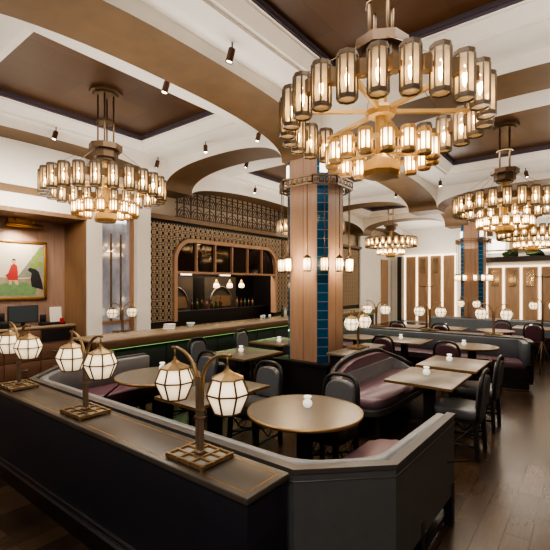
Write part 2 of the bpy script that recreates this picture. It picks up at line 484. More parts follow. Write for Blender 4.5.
for a, b in zip(xs[:-1], xs[1:]):
    top = [(xx, min(OZ-.06, (OZ-ORD)+math.sqrt(max(0, (ORD-.05)**2-max(0, OX0+ORD-xx, xx-(OX1-ORD))**2)))) for xx in [a+(b-a)*k/8 for k in range(9)]]
    vs = [(xx, 7.46, 2.03) for xx, z in top]+[(xx, 7.46, z) for xx, z in top]
    MB().add(vs, [(i, i+1, 9+i+1, 9+i) for i in range(8)]).build('pane', 'pane_dark', bf)
# room behind the bar opening
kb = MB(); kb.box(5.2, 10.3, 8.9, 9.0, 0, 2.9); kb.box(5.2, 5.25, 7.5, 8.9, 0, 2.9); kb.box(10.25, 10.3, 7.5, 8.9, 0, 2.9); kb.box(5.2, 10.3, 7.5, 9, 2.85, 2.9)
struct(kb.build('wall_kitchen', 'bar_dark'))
# far end walls
struct(MB().box(18.5, 18.6, -4.0, 9.4, 0, 4.3).build('wall_far', 'plaster'))
struct(MB().box(15.2, 18.5, 7.40, 7.5, 0, 3.75).build('wall_back', 'plaster'))
struct(MB().box(17.2, 17.95, 7.35, 7.4, 0, 2.85).build('door_1', 'wood_panel'))
struct(MB().box(-3.1, -3.0, -4.0, 9.4, 0, 4.3).build('wall_entry', 'wood_wall'))
struct(MB().box(-3.0, 18.5, -4.1, -4.0, 0, 4.3).build('wall_right', 'wood_wall'))
struct(MB().box(-3.0, -0.5, 8.3, 9.4, 0, 4.3).build('wall_corner', 'wood_wall'))

# far wall joinery: wood panels between lit white mullions
def far_panels(ya, yb, n, zt, small):
    st = (yb-ya)/n
    for k in range(n):
        a, b = ya+k*st, ya+(k+1)*st
        p = struct(MB().box(18.42, 18.5, a+.06, b-.06, .1, zt).build('wall_panel', 'wood_panel'))
        if small[k % len(small)]:
            MB().box(18.40, 18.42, a+.17, b-.17, zt-.75, zt-.12).build('mirror', 'panel_mirror', p)
    m = MB()
    for k in range(n+1): m.box(18.38, 18.46, ya+k*st-.022, ya+k*st+.022, .1, zt)
    m.box(18.36, 18.46, ya-.05, yb+.05, zt, zt+.06)
    struct(m.build('lit_mullions', 'strip_light'))
far_panels(4.55, 6.75, 4, 3.0, [0, 1, 1, 0])
far_panels(-.9, 3.35, 7, 2.42, [1, 1, 1, 0])
struct(MB().box(18.2, 18.5, 6.82, 7.02, 0, 3.0).build('pilaster', 'plinth_dark'))
struct(MB().box(18.05, 18.5, -1.5, 3.6, 2.62, 2.82).build('shelf_beam', 'plinth_dark'))
struct(MB().box(18.05, 18.12, -1.5, 3.6, 3.05, 3.10).build('shelf_rail', 'black_metal'))
for k in range(6):
    a = -1.2+k*.78
    wv = struct(MB().box(18.44, 18.5, a, a+.62, 3.0, 3.55).build('window_%d' % (3+k), 'lit_panel' if k % 2 else 'panel_mirror'))
for k in range(5):
    pl = MB()
    for j in range(16):
        bm = bmesh.new(); bmesh.ops.create_icosphere(bm, subdivisions=1, radius=random.uniform(.06, .11))
        for v in bm.verts: v.co += Vector((18.25+random.uniform(-.08, .08), -.9+k*.85+random.uniform(-.25, .25), 2.9+random.uniform(-.03, .1)))
        pl.frombm(bm, 0, True)
    tag(pl.build('trailing_plant', 'foliage'), ['dark green plant on the far high shelf, first from the right end', 'dark green plant on the far high shelf, second from the right end', 'dark green plant in the middle of the far high shelf', 'dark green plant on the far high shelf, second from the left end', 'dark green plant on the far high shelf, nearest the square column'][k], 'plant', 'plants on the high shelf')

# ------------------------------------------------------------------ columns
def column(x0, x1, y0, y1, ztop, zb, ch=.125):
    c = struct(empty('column', (0, 0, 0)))
    pts = [(x0+ch, y0), (x1-ch, y0), (x1, y0+ch), (x1, y1-ch), (x1-ch, y1), (x0+ch, y1), (x0, y1-ch), (x0, y0+ch)]
    MB().prism(pts, zb, ztop).build('shaft', 'wood_column', c)
    s = MB()
    for xm in (x0, x1): s.box(xm-.0015, xm+.0015, (y0+y1)/2-.003, (y0+y1)/2+.003, zb, ztop)
    for ym in (y0, y1): s.box((x0+x1)/2-.003, (x0+x1)/2+.003, ym-.0015, ym+.0015, zb, ztop)
    s.build('seam', 'plinth_dark', c)
    for cx, cy, an in ((x0+ch/2, y0+ch/2, 0), (x1-ch/2, y0+ch/2, PI/2), (x1-ch/2, y1-ch/2, PI), (x0+ch/2, y1-ch/2, 3*PI/2)):
        L = ch*math.sqrt(2)
        o = MB().box(-.006, .006, .15-L/2+.004, .15+L/2-.004, zb, ztop).build('tile_strip', 'teal_tile', c)
        q = an+PI/4; o.location = (cx+.15*math.sin(q), cy-.15*math.cos(q), 0); o.rotation_euler = (0, 0, q)
    MB().box(x0-.10, x1+.10, y0-.10, y1+.10, 0, zb-.04).build('plinth', 'black_wood', c)
    MB().box(x0-.13, x1+.13, y0-.13, y1+.13, zb-.04, zb).build('plinth_cap', 'black_wood', c)
    return c
column(5.16, 5.86, 3.10, 3.84, SPR, .58)
column(14.3, 15.0, 2.72, 3.40, SPR+.05, .58)
for y0 in (-1.9,): 
    for (a, b) in COLX[1:]: column(a, b, y0, y0+.7, SPR, .58)

# ring bracket with lanterns round a column
def lantern_proto():
    pass
def cage(parent, x, y, ztop, zc):
    ln = MB()
    ln.tube([(0, 0, ztop-zc), (0, 0, .115)], .007, 6)
    ln.lathe([(.003, .13), (.035, .105), (.058, .085), (.062, .08), (.062, .072), (.003, .072)], 8, cap=False)
    ln.lathe([(.003, -.125), (.056, -.125), (.062, -.118), (.062, -.108), (.003, -.108)], 8, cap=False)
    for k in range(8):
        a = 2*PI*k/8; ln.tube([(.060*math.cos(a), .060*math.sin(a), z) for z in (-.115, .078)], .0045, 4)
    o = ln.build('lantern', 'bronze', parent); o.location = (x, y, zc)
    sh = MB().lathe([(.053, -.107), (.053, .07)], 8).build('shade', 'cage_shade', o)
    return o
def light_ring(x0, x1, y0, y1, z, zc, label, off=.155):
    cx, cy = (x0+x1)/2, (y0+y1)/2
    t = thing('column_light_ring', label, 'light fixture', (cx, cy, z), 0, 'lantern rings on the columns')
    hx, hy = (x1-x0)/2+off, (y1-y0)/2+off; c = .26
    def octo(hx, hy, c): return [(hx-c, -hy), (hx, -hy+c), (hx, hy-c), (hx-c, hy), (-hx+c, hy), (-hx, hy-c), (-hx, -hy+c), (-hx+c, -hy)]
    P = octo(hx, hy, c); r = MB()
    for k in range(8):
        a, b = P[k], P[(k+1) % 8]
        for zz in (-.06, .06): r.bar((*a, zz), (*b, zz), .03, .022)
        L = math.dist(a, b); m = max(2, int(L/.085))
        for j in range(m+1):
            q = (a[0]+(b[0]-a[0])*j/m, a[1]+(b[1]-a[1])*j/m)
            r.bar((*q, -.06), (*q, .06), .016, .016)
        m2 = m
        for j in range(m2):
            q0 = (a[0]+(b[0]-a[0])*(j+.25)/m2, a[1]+(b[1]-a[1])*(j+.25)/m2); q1 = (a[0]+(b[0]-a[0])*(j+.75)/m2, a[1]+(b[1]-a[1])*(j+.75)/m2)
            r.bar((*q0, 0), (*q1, 0), .02, .05)
    r.build('ring_frame', 'bronze', t)
    for sx, sy in ((1, 0), (-1, 0), (0, 1), (0, -1)):
        for d in (-.15, .15):
            b = MB()
            if sx: b.bar((sx*(hx-off), d, 0), (sx*hx, d, 0), .02, .03)
            else: b.bar((d, sy*(hy-off), 0), (d, sy*hy, 0), .02, .03)
            b.build('bracket', 'bronze', t)
    for sx in (-1, 1):
        for sy in (-1, 1):
            u = MB().box(-.012, .012, -.055, .055, .13, .33).build('uplight', 'lit_panel', t)
            u.location = (sx*((x1-x0)/2-.052), sy*((y1-y0)/2-.038), 0); u.rotation_euler = (0, 0, math.atan2(sy, sx))
    for k in range(8):
        a, bb = P[k], P[(k+1) % 8]
        if k % 2 == 1 or k in (0, 2, 4, 6):
            if k in (1, 3, 5, 7):
                for f in (.17, .83): cage(t, a[0]+(bb[0]-a[0])*f, a[1]+(bb[1]-a[1])*f, -.08, zc-z)
            else:
                cage(t, (a[0]+bb[0])/2, (a[1]+bb[1])/2, -.08, zc-z)
    return t
light_ring(5.16, 5.86, 3.10, 3.84, 3.29, 2.06, 'bronze fretwork ring with hanging lanterns on the nearest square column')
light_ring(14.3, 15.0, 2.72, 3.40, 3.15, 1.97, 'bronze fretwork ring with hanging lanterns on the far column right of centre')

# ------------------------------------------------------------------ chandeliers
def lan_mesh(R, H, n=8):
    f = MB(); zt, zb = H/2, -H/2
    for z0, z1 in ((zt-.028, zt), (zb, zb+.03)):
        f.lathe([(R, z0), (R, z1)], n, smooth=False, cap=False, rot=PI/8)
        f.lathe([(R-.012, z0), (R, z0)], n, smooth=False, cap=False, rot=PI/8); f.lathe([(R-.012, z1), (R, z1)], n, smooth=False, cap=False, rot=PI/8)
    if H < .25: f.lathe([(0.002, zb+.004), (R*.98, zb+.004)], n, cap=False, rot=PI/8)
    for k in range(n):
        a = PI/8+2*PI*k/n; f.tube([(R*.97*math.cos(a), R*.97*math.sin(a), z) for z in (zb+.01, zt-.01)], .0075, 4, smooth=False)
    return f
def chandelier(cx, cy, label, rot=.1):
    t = thing('chandelier', label, 'chandelier', (cx, cy, 3.17), rot, 'tiered lantern chandeliers')
    top = ZP-3.17
    MB().lathe([(.02, top), (.225, top), (.225, top-.04), (.17, top-.04), (.17, top-.07), (.02, top-.07)], 8, smooth=False).build('canopy', 'bronze', t)
    for k in range(4):
        a = PI/4+PI/2*k; MB().tube([(.105*math.cos(a), .105*math.sin(a), z) for z in (top-.065, .52)], .012, 6).build('rod', 'bronze', t)
    MB().lathe([(.08, .90), (.13, .90), (.13, .87), (.08, .87)], 8, smooth=False).build('collar', 'bronze', t)
    MB().lathe([(.02, .56), (.225, .56), (.225, .48), (.17, .48), (.17, .37), (.13, .37), (.13, .33), (.02, .33)], 8, smooth=False).build('drum', 'drum_bronze', t)
    MB().lathe([(.05, .36), (.05, .05), (.05, -.35)], 8, smooth=False).build('stem', 'gold_leaf', t)
    R = .77; N = 24
    MB().lathe([(.03, .03), (.11, .03), (.13, 0), (.11, -.04), (.03, -.05)], 8, smooth=False).build('hub', 'gold_leaf', t)
    for k in range(6):
        a = 2*PI*k/6; MB().bar((.08*math.cos(a), .08*math.sin(a), 0), ((R-.03)*math.cos(a), (R-.03)*math.sin(a), 0), .035, .03).build('spoke', 'gold_leaf', t)
    wr = MB()
    for k in range(6):
        a = 2*PI*(k+.5)/6; wr.tube([(.2*math.cos(a), .2*math.sin(a), .5), ((R-.02)*math.cos(a), (R-.02)*math.sin(a), .12)], .003, 4)
    wr.build('stay_wire', 'bronze', t)
    rg = MB()
    for k in range(N):
        a = 2*PI*k/N; b = 2*PI*(k+1)/N; m = (a+b)/2
        rg.bar((R*math.cos(a), R*math.sin(a), -.02), (R*math.cos(b), R*math.sin(b), -.02), .03, .035)
        rg.lathe([(.042, -.07), (.042, .03)], 6, (R*math.cos(m), R*math.sin(m), 0), smooth=False)
    rg.build('ring', 'bronze', t)
    up = LAN['up']; lo = LAN['lo']
    for k in range(N):
        a = 2*PI*(k)/N
        put_lantern('up', t, R*math.cos(a), R*math.sin(a), -.05)
    R2 = .40; N2 = 16
    lr = MB()
    for k in range(N2):
        a = 2*PI*k/N2; b = 2*PI*(k+1)/N2
        lr.bar((R2*math.cos(a), R2*math.sin(a), -.33), (R2*math.cos(b), R2*math.sin(b), -.33), .025, .03)
    for k in range(6):
        a = 2*PI*k/6+.3; lr.bar((.05*math.cos(a), .05*math.sin(a), -.33), (R2*math.cos(a), R2*math.sin(a), -.33), .022, .022)
    lr.build('lower_ring', 'gold_leaf', t)
    for k in range(N2):
        a = 2*PI*k/N2; put_lantern('lo', t, R2*math.cos(a), R2*math.sin(a), -.36)
    MB().lathe([(.02, -.36), (.06, -.36), (.10, -.40), (.15, -.42), (.155, -.50), (.135, -.54), (.02, -.54)], 8, smooth=False).build('finial', 'gold_leaf', t)
    return t
LAN = {}
def make_lan(key, R, H, shade, bulb, frame, br, bh):
    LAN[key] = (lan_mesh(R, H), frame, MB().lathe([(.002, -H/2+.012), (R*.86, -H/2+.012), (R*.87, -H/2+.02), (R*.86, H/2-.01)], 8, rot=PI/8, cap=False, smooth=False), shade,
                MB().lathe([(.001, -bh), (br*.8, -bh*.6), (br, 0), (br*.7, bh*.6), (.001, bh)], 8, cap=False), bulb)
def put_lantern(key, parent, x, y, z):
    st = LAN.setdefault(key+'_m', None)
    if st is None:
        fm, fmat, sm, smat, bm_, bmat = LAN[key]
        o = fm.build('lantern', fmat, parent); s = sm.build('shade', smat, o); b = bm_.build('bulb', bmat, o)
        LAN[key+'_m'] = (o.data, s.data, b.data)
    else:
        o = bpy.data.objects.new('lantern', st[0]); COL.objects.link(o); o.parent = parent
        for nm, d in (('shade', st[1]), ('bulb', st[2])):
            c = bpy.data.objects.new(nm, d); COL.objects.link(c); c.parent = o
    o.location = (x, y, z)
make_lan('up', .069, .315, 'lantern_shade', 'bulb', 'bronze_grey', .017, .075)
make_lan('lo', .052, .185, 'small_shade', 'bulb_small', 'gold_leaf', .014, .05)
CH = chandelier(3.17, 1.36, 'largest and nearest two-tier lantern chandelier, at the top right of centre', .12)
CHL = [(3.08, 5.46, 'two-tier lantern chandelier at upper left, in front of the picture and mirror'),
       (7.98, 1.17, 'two-tier lantern chandelier at the right edge behind the largest one'),
       (8.35, 5.40, 'chandelier mostly hidden behind the nearest column, at its left side'),
       (12.9, 5.20, 'small distant chandelier between the two columns, in front of the arches'),
       (12.9, 1.25, 'distant chandelier low at the right edge, beyond and below another one')]
for i, (x, y, lb) in enumerate(CHL):
    dup(CH, (x, y, 3.17), .12+.07*i, lb)

# ------------------------------------------------------------------ ceiling spots
def make_spot(tilt):
    t = empty('spotlight')
    MB().tube([(0, 0, 0), (0, 0, -.07)], .008, 6).build('stem', 'black_metal', t)
    b = MB().lathe([(.01, .005), (.036, .0), (.038, -.02), (.038, -.12), (.042, -.14), (.036, -.14), (.034, -.125), (.001, -.125)], 14, cap=False).build('body', 'spot_bronze', t)
    b.location = (0, 0, -.07); b.rotation_euler = (tilt, tilt*.5, 0)
    MB().lathe([(.001, -.127), (.03, -.13)], 14, cap=False).build('lens', 'lens', b)
    return t
S0 = make_spot(.22)
tag(S0, 'small bronze ceiling spot on white ceiling above the big arched beam, top centre', 'spotlight', 'ceiling spotlights')
S0.location = (3.03, 2.92, ZC)
for x, y, z, r, lb in [
    (3.05, 4.02, ZC, .6, 'dark ceiling spot below the big arched beam, above the left chandelier rods'),
    (2.95, 6.72, ZC, 1.1, 'dark ceiling spot on the white band just left of the left chandelier drum'),
    (4.86, 5.33, ZC, 2.0, 'lit ceiling spot right of the left brown tray, above the small arch'),
    (4.88, 6.72, ZC, .2, 'ceiling spot above the right end of the left chandelier, by the small arch'),
    (5.98, 5.35, ZC, .4, 'ceiling spot just beyond the small arch, left of the nearest column'),
    (7.8, 6.70, ZC, 1.0, 'far ceiling spot above the bar lattice frieze, left of the nearest column'),
    (5.0, 4.22, ZC, .7, 'ceiling spot tucked beside the big arch end near the column top'),
    (10.45, 4.05, ZC, .3, 'ceiling spot under the arch right of the largest chandelier bottom'),
    (9.95, 2.8, ZC, 1.6, 'dark ceiling spot on white corner between the two arches at right'),
    (10.2, 1.1, ZC, 2.4, 'dark tilted ceiling spot right of the right chandelier rods'),
    (12.0, 4.1, ZC, 2.4, 'small far ceiling spot above the distant central chandelier'),
    (11.8, 2.6, ZC, .4, 'small far ceiling spot beyond the arch behind the right chandelier')]:
    dup(S0, (x, y, z), r, lb)

# ------------------------------------------------------------------ low partition with lamps
def partition(x0, x1, y0, y1, h, label):
    t = thing('low_partition', label, 'partition', ((x0+x1)/2, (y0+y1)/2, 0))
    a, b, c, d = x0-(x0+x1)/2, x1-(x0+x1)/2, y0-(y0+y1)/2, y1-(y0+y1)/2
    MB().rbox(a+.015, b, c+.015, d, .2, h-.035, .008, 2).build('body', 'navy', t)
    MB().rbox(a, b, c, d, h-.035, h, .006, 2).build('top_slab', 'slab_top', t)
    i = MB(); e = .035; w_ = .006; zz = h+.0006
    i.box(a+e, a+e+w_, c+e, d-e, h-.002, zz); i.box(b-e-.012-w_, b-e-.012, c+e, d-e, h-.002, zz)
    i.box(a+e, b-e-.012, c+e, c+e+w_, h-.002, zz); i.box(a+e, b-e-.012, d-e-w_, d-e, h-.002, zz)
    i.build('brass_inlay', 'brass', t)
    MB().box(a+.025, b-.01, c+.025, d-.02, 0, .2).build('plinth', 'plinth_dark', t)
    k = MB()
    for zz in (.145, .205): k.box(a+.008, b-.005, c+.008, d, zz-.004, zz+.004)
    k.build('plinth_trim', 'chrome', t)
    return t
partition(1.335, 1.655, 1.195, 4.48, .80, 'long dark navy low partition in the foreground carrying three double lamps')
partition(8.31, 8.60, .95, 4.7, .80, 'low dark partition behind the long grey banquette carrying double lamps')

def make_lamp(gm):
    t = empty('double_globe_lamp')
    # local Y runs along the two globes
    b = MB()
    hx, hy = .106, .138
    MB().box(-hx+.01, hx-.01, -hy+.01, hy-.01, .008, .02).build('base_plate', 'slab_glass' if 'slab_glass' in M else 'rail_grey', t)
    for k in range(4): b.box(-hx+k*2*hx/3-.006, -hx+k*2*hx/3+.006, -hy-.012, hy+.012, .012, .032)
    for k in range(4): b.box(-hx-.012, hx+.012, -hy+k*2*hy/3-.006, -hy+k*2*hy/3+.006, .012, .032)
    for sx in (-1, 1):
        for sy in (-1, 1): b.box(sx*hx-.008, sx*hx+.008, sy*hy-.008, sy*hy+.008, 0, .014)
    b.build('base_grid', 'brass_dark', t)
    p = MB()
    for sy in (-.0125, .0125): p.box(-.011, .011, sy-.010, sy+.010, .03, .445)
    p.lathe([(.001, .03), (.03, .03), (.03, .05), (.001, .05)], 10, cap=False)
    for zz in (.22, .26): p.box(-.016, .016, -.028, .028, zz, zz+.01)
    p.build('post', 'lamp_bronze', t)
    for s in (-1, 1):
        pts = [(0, s*.018, .30), (0, s*.020, .40)]+[(0, s*(.022+.19*(1-math.cos(q))), .41+.175*math.sin(q)) for q in [PI/2*k/10*1.08 for k in range(0, 11)]]
        a = MB(); rr = [.010, .011]+[.013-.0005*k for k in range(11)]
        a.tube(pts, rr, 8)
        e = pts[-1]
        a.tube([(0, s*.212, e[2]), (0, s*.212, .52)], .005, 6)
        a.build('arm', 'brass_dark', t)
        g = MB().lathe([(.069, -.100), (.109, -.012), (.109, .004), (.079, .070), (.03, .080)], 8, smooth=False, rot=PI/8).build('globe_shade', gm, t)
        g.location = (0, s*.212, .396)
        prof = [(.071, -.102), (.112, -.004), (.082, .072)]
        fr = MB()
        for k in range(8):
            an = PI/8+2*PI*k/8
            fr.tube([(r*math.cos(an), r*math.sin(an), z) for r, z in prof], .0052, 4, smooth=False)
        for r, z in prof: fr.tube([(r*math.cos(PI/8+2*PI*k/8), r*math.sin(PI/8+2*PI*k/8), z) for k in range(8)], .0052, 4, closed=True, smooth=False)
        fr.build('rib', 'bronze', g)
        MB().lathe([(.088, .068), (.086, .075), (.03, .101), (.012, .117), (.008, .134), (.001, .136)], 8, smooth=False, rot=PI/8, cap=False).build('roof_cap', 'brass_dark', g)
    return t
mat('slab_glass', (150, 148, 144), .22)
L0 = make_lamp('globe_glass')
tag(L0, 'nearest brass double lamp with two faceted white globes, on dark partition by round table', 'lamp', 'double globe lamps')
L0.location = (1.49, 1.68, .80)
dup(L0, (1.49, 2.92, .80), 0, 'middle of the three brass double globe lamps on the foreground partition')
dup(L0, (1.49, 4.14, .80), 0, 'farthest brass double globe lamp on the foreground partition, at the left edge')
L1 = make_lamp('globe_far')
tag(L1, 'brass double globe lamp right of the nearest column, on the ledge behind the settee', 'lamp', 'double globe lamps')
L1.location = (5.60, 2.77, .78); L1.rotation_euler = (0, 0, PI/2)
dup(L0, (4.45, 7.27, .80), PI/2, 'added brass double globe lamp before the mirror left of the bar, for reflected globes')  # added lamp, stands in for lamp globes reflected in the mirror
struct(MB().rbox(4.1, 4.78, 7.12, 7.44, .76, .80, .005, 2).build('trim_5', 'wood_frame'))  # ledge added to carry the lamp before the mirror
struct(MB().box(4.12, 4.76, 7.16, 7.44, 0, .76).build('ledge', 'black_wood'))
dup(L1, (8.45, 1.42, .80), 0, 'brass double globe lamp on far partition, in front of the far column base')
dup(L1, (8.45, 2.58, .80), 0, 'brass double globe lamp on far partition, under the left of the wood panels')
dup(L1, (8.45, 3.74, .80), 0, 'brass double globe lamp on far partition, just right of the bar end')
dup(L1, (12.4, 2.72, .80), 0, 'small far double globe lamp left of the far column foot')
dup(L1, (12.4, .95, .80), 0, 'small far double globe lamp at the right edge before the lit panels')

# ledge behind the settee
t = thing('ledge_table', 'dark wood-topped ledge behind the purple settee, right of the nearest column', 'ledge', (5.58, 2.76, 0))
MB().rbox(-.62, .62, -.18, .18, .745, .78, .006, 2).build('top', 'table_top', t)
MB().box(-.58, .58, -.15, .15, 0, .745).build('body', 'black_wood', t)
t = thing('low_partition', 'farthest low dark partition, before the lit wall panels', 'partition', (12.4, 1.7, 0))
MB().rbox(-.15, .15, -1.5, 2.0, .765, .80, .006, 2).build('top_slab', 'slab_top', t)
MB().box(-.13, .13, -1.48, 1.98, 0, .765).build('body', 'navy', t)

# ------------------------------------------------------------------ booth (foreground U)
def rounded(path, r=.18, n=6):
    out = [path[0]]
    for i in range(1, len(path)-1):
        p = Vector(path[i]); a = (Vector(path[i-1])-p).normalized(); b = (Vector(path[i+1])-p).normalized()
        for k in range(n+1):
            t_ = k/n; q = (p+a*r)*(1-t_)**2+p*2*t_*(1-t_)+(p+b*r)*t_**2; out.append(tuple(q))
    out.append(path[-1]); return out
BP = [(3.3, 4.86), (2.12, 4.86), (1.70, 4.46), (1.70, 1.20), (2.08, .81), (3.16, .79)]
bt = thing('booth_bench', 'large U-shaped grey leather booth with brown seat behind the foreground partition', 'booth', (0, 0, 0))
MB().prism(strip_poly(BP, 0, .05), .22, .775, smooth=False).build('back_panel', 'leather_outer', bt)
MB().prism(strip_poly(BP, -.010, .05), .775, .80).build('top_rail', 'rail_dark', bt)
sm = MB(); sp = offset(BP, -.004); sm.tube([(x, y, .735) for x, y in sp], .004, 5); sm.build('piping', 'rail_grey', bt)
bp2 = rounded(BP, .2)
MB().prism(strip_poly(bp2, .05, .125), .46, .785, r=.02, smooth=True).build('back_cushion', 'leather_light', bt)
def seat_poly(path, a, b, ra, rb, rc=.16):
    A = rounded(offset(path, a), ra); B = rounded(offset(path, b), rb)[::-1]
    def corner(p, q, r_):
        p, q, r_ = Vector(p), Vector(q), Vector(r_); u = (p-q).normalized()*rc; w_ = (r_-q).normalized()*rc
        return [tuple((q+u)*(1-k/5)**2+q*2*(k/5)*(1-k/5)+(q+w_)*(k/5)**2) for k in range(6)]
    return A+corner(A[-1], B[0], B[1])+B[1:-1]+corner(B[-2], B[-1], A[0])

MB().prism(seat_poly(BP, .10, .60, .15, .12), .39, .50, r=.04, smooth=True).build('seat_cushion', 'leather_purple', bt)
MB().prism(seat_poly(BP, .05, .57, .15, .12), .28, .39).build('seat_base', 'black_wood', bt)
for (x, y) in [(3.12, .815), (3.12, 1.32), (2.5, .83), (2.1, .86), (2.35, 1.35), (2.3, 3.9), (3.25, 4.82), (3.25, 4.3)]:
    MB().box(x-.03, x+.03, y-.03, y+.03, 0, .30).build('leg', 'black_wood', bt)
st = MB(); st.box(2.1, 3.14, .82, .86, .06, .10); st.box(3.10, 3.14, .84, 1.3, .06, .10); st.box(2.35, 3.14, 1.29, 1.33, .06, .10)
st.build('stretcher', 'black_wood', bt)

# ------------------------------------------------------------------ settee behind the two tables
se = thing('settee', 'purple leather settee with arched curved back, between the nearest column and square tables', 'settee', (5.16, 2.2, 0))
hx = 1.04
def settee_path():
    pts = []
    for k in range(33):
        s = -1+2*k/32; ax = abs(s)
        if ax < .72: pts.append((s/.72*(hx-.28), .27))
        else:
            a = (ax-.72)/.28*PI/2
            pts.append((math.copysign(hx-.28+.28*math.sin(a), s), .27-.30*(1-math.cos(a))))
    return pts
sp_ = settee_path()
def settee_top(s): return .50+.31*max(0, 1-abs(s)**3.2)
def curved_back(d0, d1, zb, f, mi=0):
    m = MB(); A, B_ = offset(sp_, d0), offset(sp_, d1); n = len(sp_)
    vs = []
    for k in range(n):
        zt = f(-1+2*k/(n-1))
        vs += [(*A[k], zb(k) if callable(zb) else zb), (*A[k], zt), (*B_[k], zt), (*B_[k], zb(k) if callable(zb) else zb)]
    fs = []
    for k in range(n-1):
        for j in range(4): fs.append((4*k+j, 4*k+(j+1) % 4, 4*k+4+(j+1) % 4, 4*k+4+j))
    fs += [(0, 1, 2, 3), tuple(4*(n-1)+j for j in range(4))]
    m.add(vs, fs, mi, False); return m
curved_back(0, .05, .2, settee_top).build('back_shell', 'black_wood', se)
curved_back(-.08, 0, lambda k: min(.60, settee_top(-1+k/16)-.06), lambda s: settee_top(s)-.035).build('upper_back_cushion', 'leather_mauve', se)
curved_back(-.10, 0, .42, lambda s: min(.64, settee_top(s)-.03)).build('lower_back_cushion', 'leather_light', se)
n = len(sp_)
MB().tube([(*offset(sp_, .02)[k], settee_top(-1+2*k/(n-1))) for k in range(n)], .034, 8).build('top_rim', 'black_wood', se)
MB().prism(srect(0, -.06, hx-.04, .36, 48, .4), .36, .46, r=.03, smooth=True).build('seat_cushion', 'leather_mauve', se)
MB().prism(srect(0, -.06, hx-.0, .38, 48, .4), .29, .36, r=.015).build('seat_rail', 'leather_dark', se)
for sx in (-1, 1):
    for sy in (-.34, .20): MB().box(sx*(hx-.14)-.025, sx*(hx-.14)+.025, sy-.025, sy+.025, 0, .30).build('leg', 'black_wood', se)

# ------------------------------------------------------------------ long far banquette
bq = thing('banquette', 'long grey banquette with mauve seat and rounded dark end, before the far partition', 'banquette', (0, 0, 0))
QB = [(7.72, .72), (8.28, .86), (8.28, 4.7)]
QP = rounded(QB, .22)
QP2 = QP
MB().prism(strip_poly(QP2, -.0, .04)[:], .14, .78).build('back_panel', 'plinth_dark', bq)
MB().prism(strip_poly(QP2, -.01, .07), .78, .81).build('top_rail', 'leather_dark', bq)
MB().prism(strip_poly(QP2, .04, .15), .42, .785, r=.02, smooth=True).build('back_cushion', 'leather_blue', bq)
MB().prism(seat_poly(QB, .10, .62, .2, .1), .36, .46, r=.03, smooth=True).build('seat_cushion', 'leather_mauve', bq)
MB().prism(seat_poly(QB, .02, .60, .2, .1), .12, .36).build('seat_base', 'plinth_dark', bq)
MB().prism(seat_poly(QB, -.012, .61, .22, .1), .125, .142).build('brass_band', 'brass_dark', bq)
MB().prism(seat_poly(QB, .06, .54, .2, .1), 0, .12).build('plinth', 'plinth_dark', bq)
MB().prism(seat_poly(QB, .05, .55, .2, .1), .012, .028).build('kick_trim', 'brass_dark', bq)

b2 = thing('banquette', 'farthest dark banquette backing onto the last partition', 'banquette', (0, 0, 0))
RP = [(12.22, -.1), (12.22, 3.7)]
MB().prism(strip_poly(RP, 0, .12), .2, .79, r=.02).build('back_cushion', 'leather_blue', b2)
MB().prism(strip_poly(RP, .10, .6), .2, .46, r=.02).build('seat_cushion', 'leather_plum', b2)
MB().prism(strip_poly(RP, .05, .55), 0, .2).build('plinth', 'plinth_dark', b2)

# ------------------------------------------------------------------ tables
def round_table(x, y, r, label, group=None):
    t = thing('round_table', label, 'table', (x, y, 0), 0, 'round dining tables')
    MB().lathe([(.001, .69), (r-.03, .69), (r-.006, .70)], 48, cap=False).build('underside', 'iron', t)
    MB().lathe([(r-.012, .698), (r, .700), (r, .722), (r-.012, .7235)], 48, cap=False).build('rim', 'table_edge', t)
    MB().lathe([(.001, .722), (r-.012, .722), (r-.012, .70), (.001, .70)], 48, smooth=False, cap=False).build('table_top', 'table_top', t)
    MB().lathe([(.07, .03), (.065, .69)], 20).build('pedestal', 'iron', t)
    MB().lathe([(.26, 0), (.26, .012), (.08, .035), (.07, .035)], 28).build('base', 'iron', t)
    return t
def square_table(x, y, hx, hy, label, group=None):
    t = thing('square_table', label, 'table', (x, y, 0), 0, 'rectangular dining tables')
    MB().rbox(-hx, hx, -hy, hy, .695, .722, .004, 2).build('table_top', 'table_top', t)
    e = MB(); w_ = .006
    e.box(-hx-w_, hx+w_, -hy-w_, -hy, .694, .721); e.box(-hx-w_, hx+w_, hy, hy+w_, .694, .721); e.box(-hx-w_, -hx, -hy, hy, .694, .721); e.box(hx, hx+w_, -hy, hy, .694, .721)
    e.build('rim', 'table_edge', t)
    MB().box(-.05, .05, -.05, .05, .03, .695).build('pedestal', 'iron', t)
    m = MB(); m.box(-hx*.7, hx*.7, -.045, .045, 0, .03); m.box(-.045, .045, -hy*.7, hy*.7, 0, .03)
    m.build('base', 'iron', t)
    return t
round_table(2.76, 1.84, .47, 'largest round table in the foreground booth with brass-edged bronze top')
round_table(2.81, 3.86, .47, 'round table at left inside the booth, behind the middle lamp')
square_table(2.73, 2.86, .48, .28, 'rectangular table half hidden behind the nearest lamp, in the booth middle')
square_table(4.60, 1.41, .425, .34, 'nearer of two square tables in front of the purple settee')
square_table(5.62, 1.41, .42, .35, 'farther of two square tables in front of the purple settee')
square_table(4.52, 4.10, .43, .39, 'square table near the bar, left of the nearest column')
square_table(5.85, 4.45, .42, .36, 'square table near the bar, touching the nearest column edge')
round_table(7.32, 1.55, .40, 'round table in front of the long banquette, near its rounded end')
square_table(7.35, 2.70, .36, .40, 'square table in front of the long banquette, its middle one')
round_table(7.25, 3.62, .38, 'round table in front of the long banquette, beside the nearest column')
square_table(9.9, 3.55, .36, .36, 'far square table beyond the partition, below the distant chandelier')
square_table(10.0, 2.62, .36, .36, 'far square table beyond the partition, left of the far column')
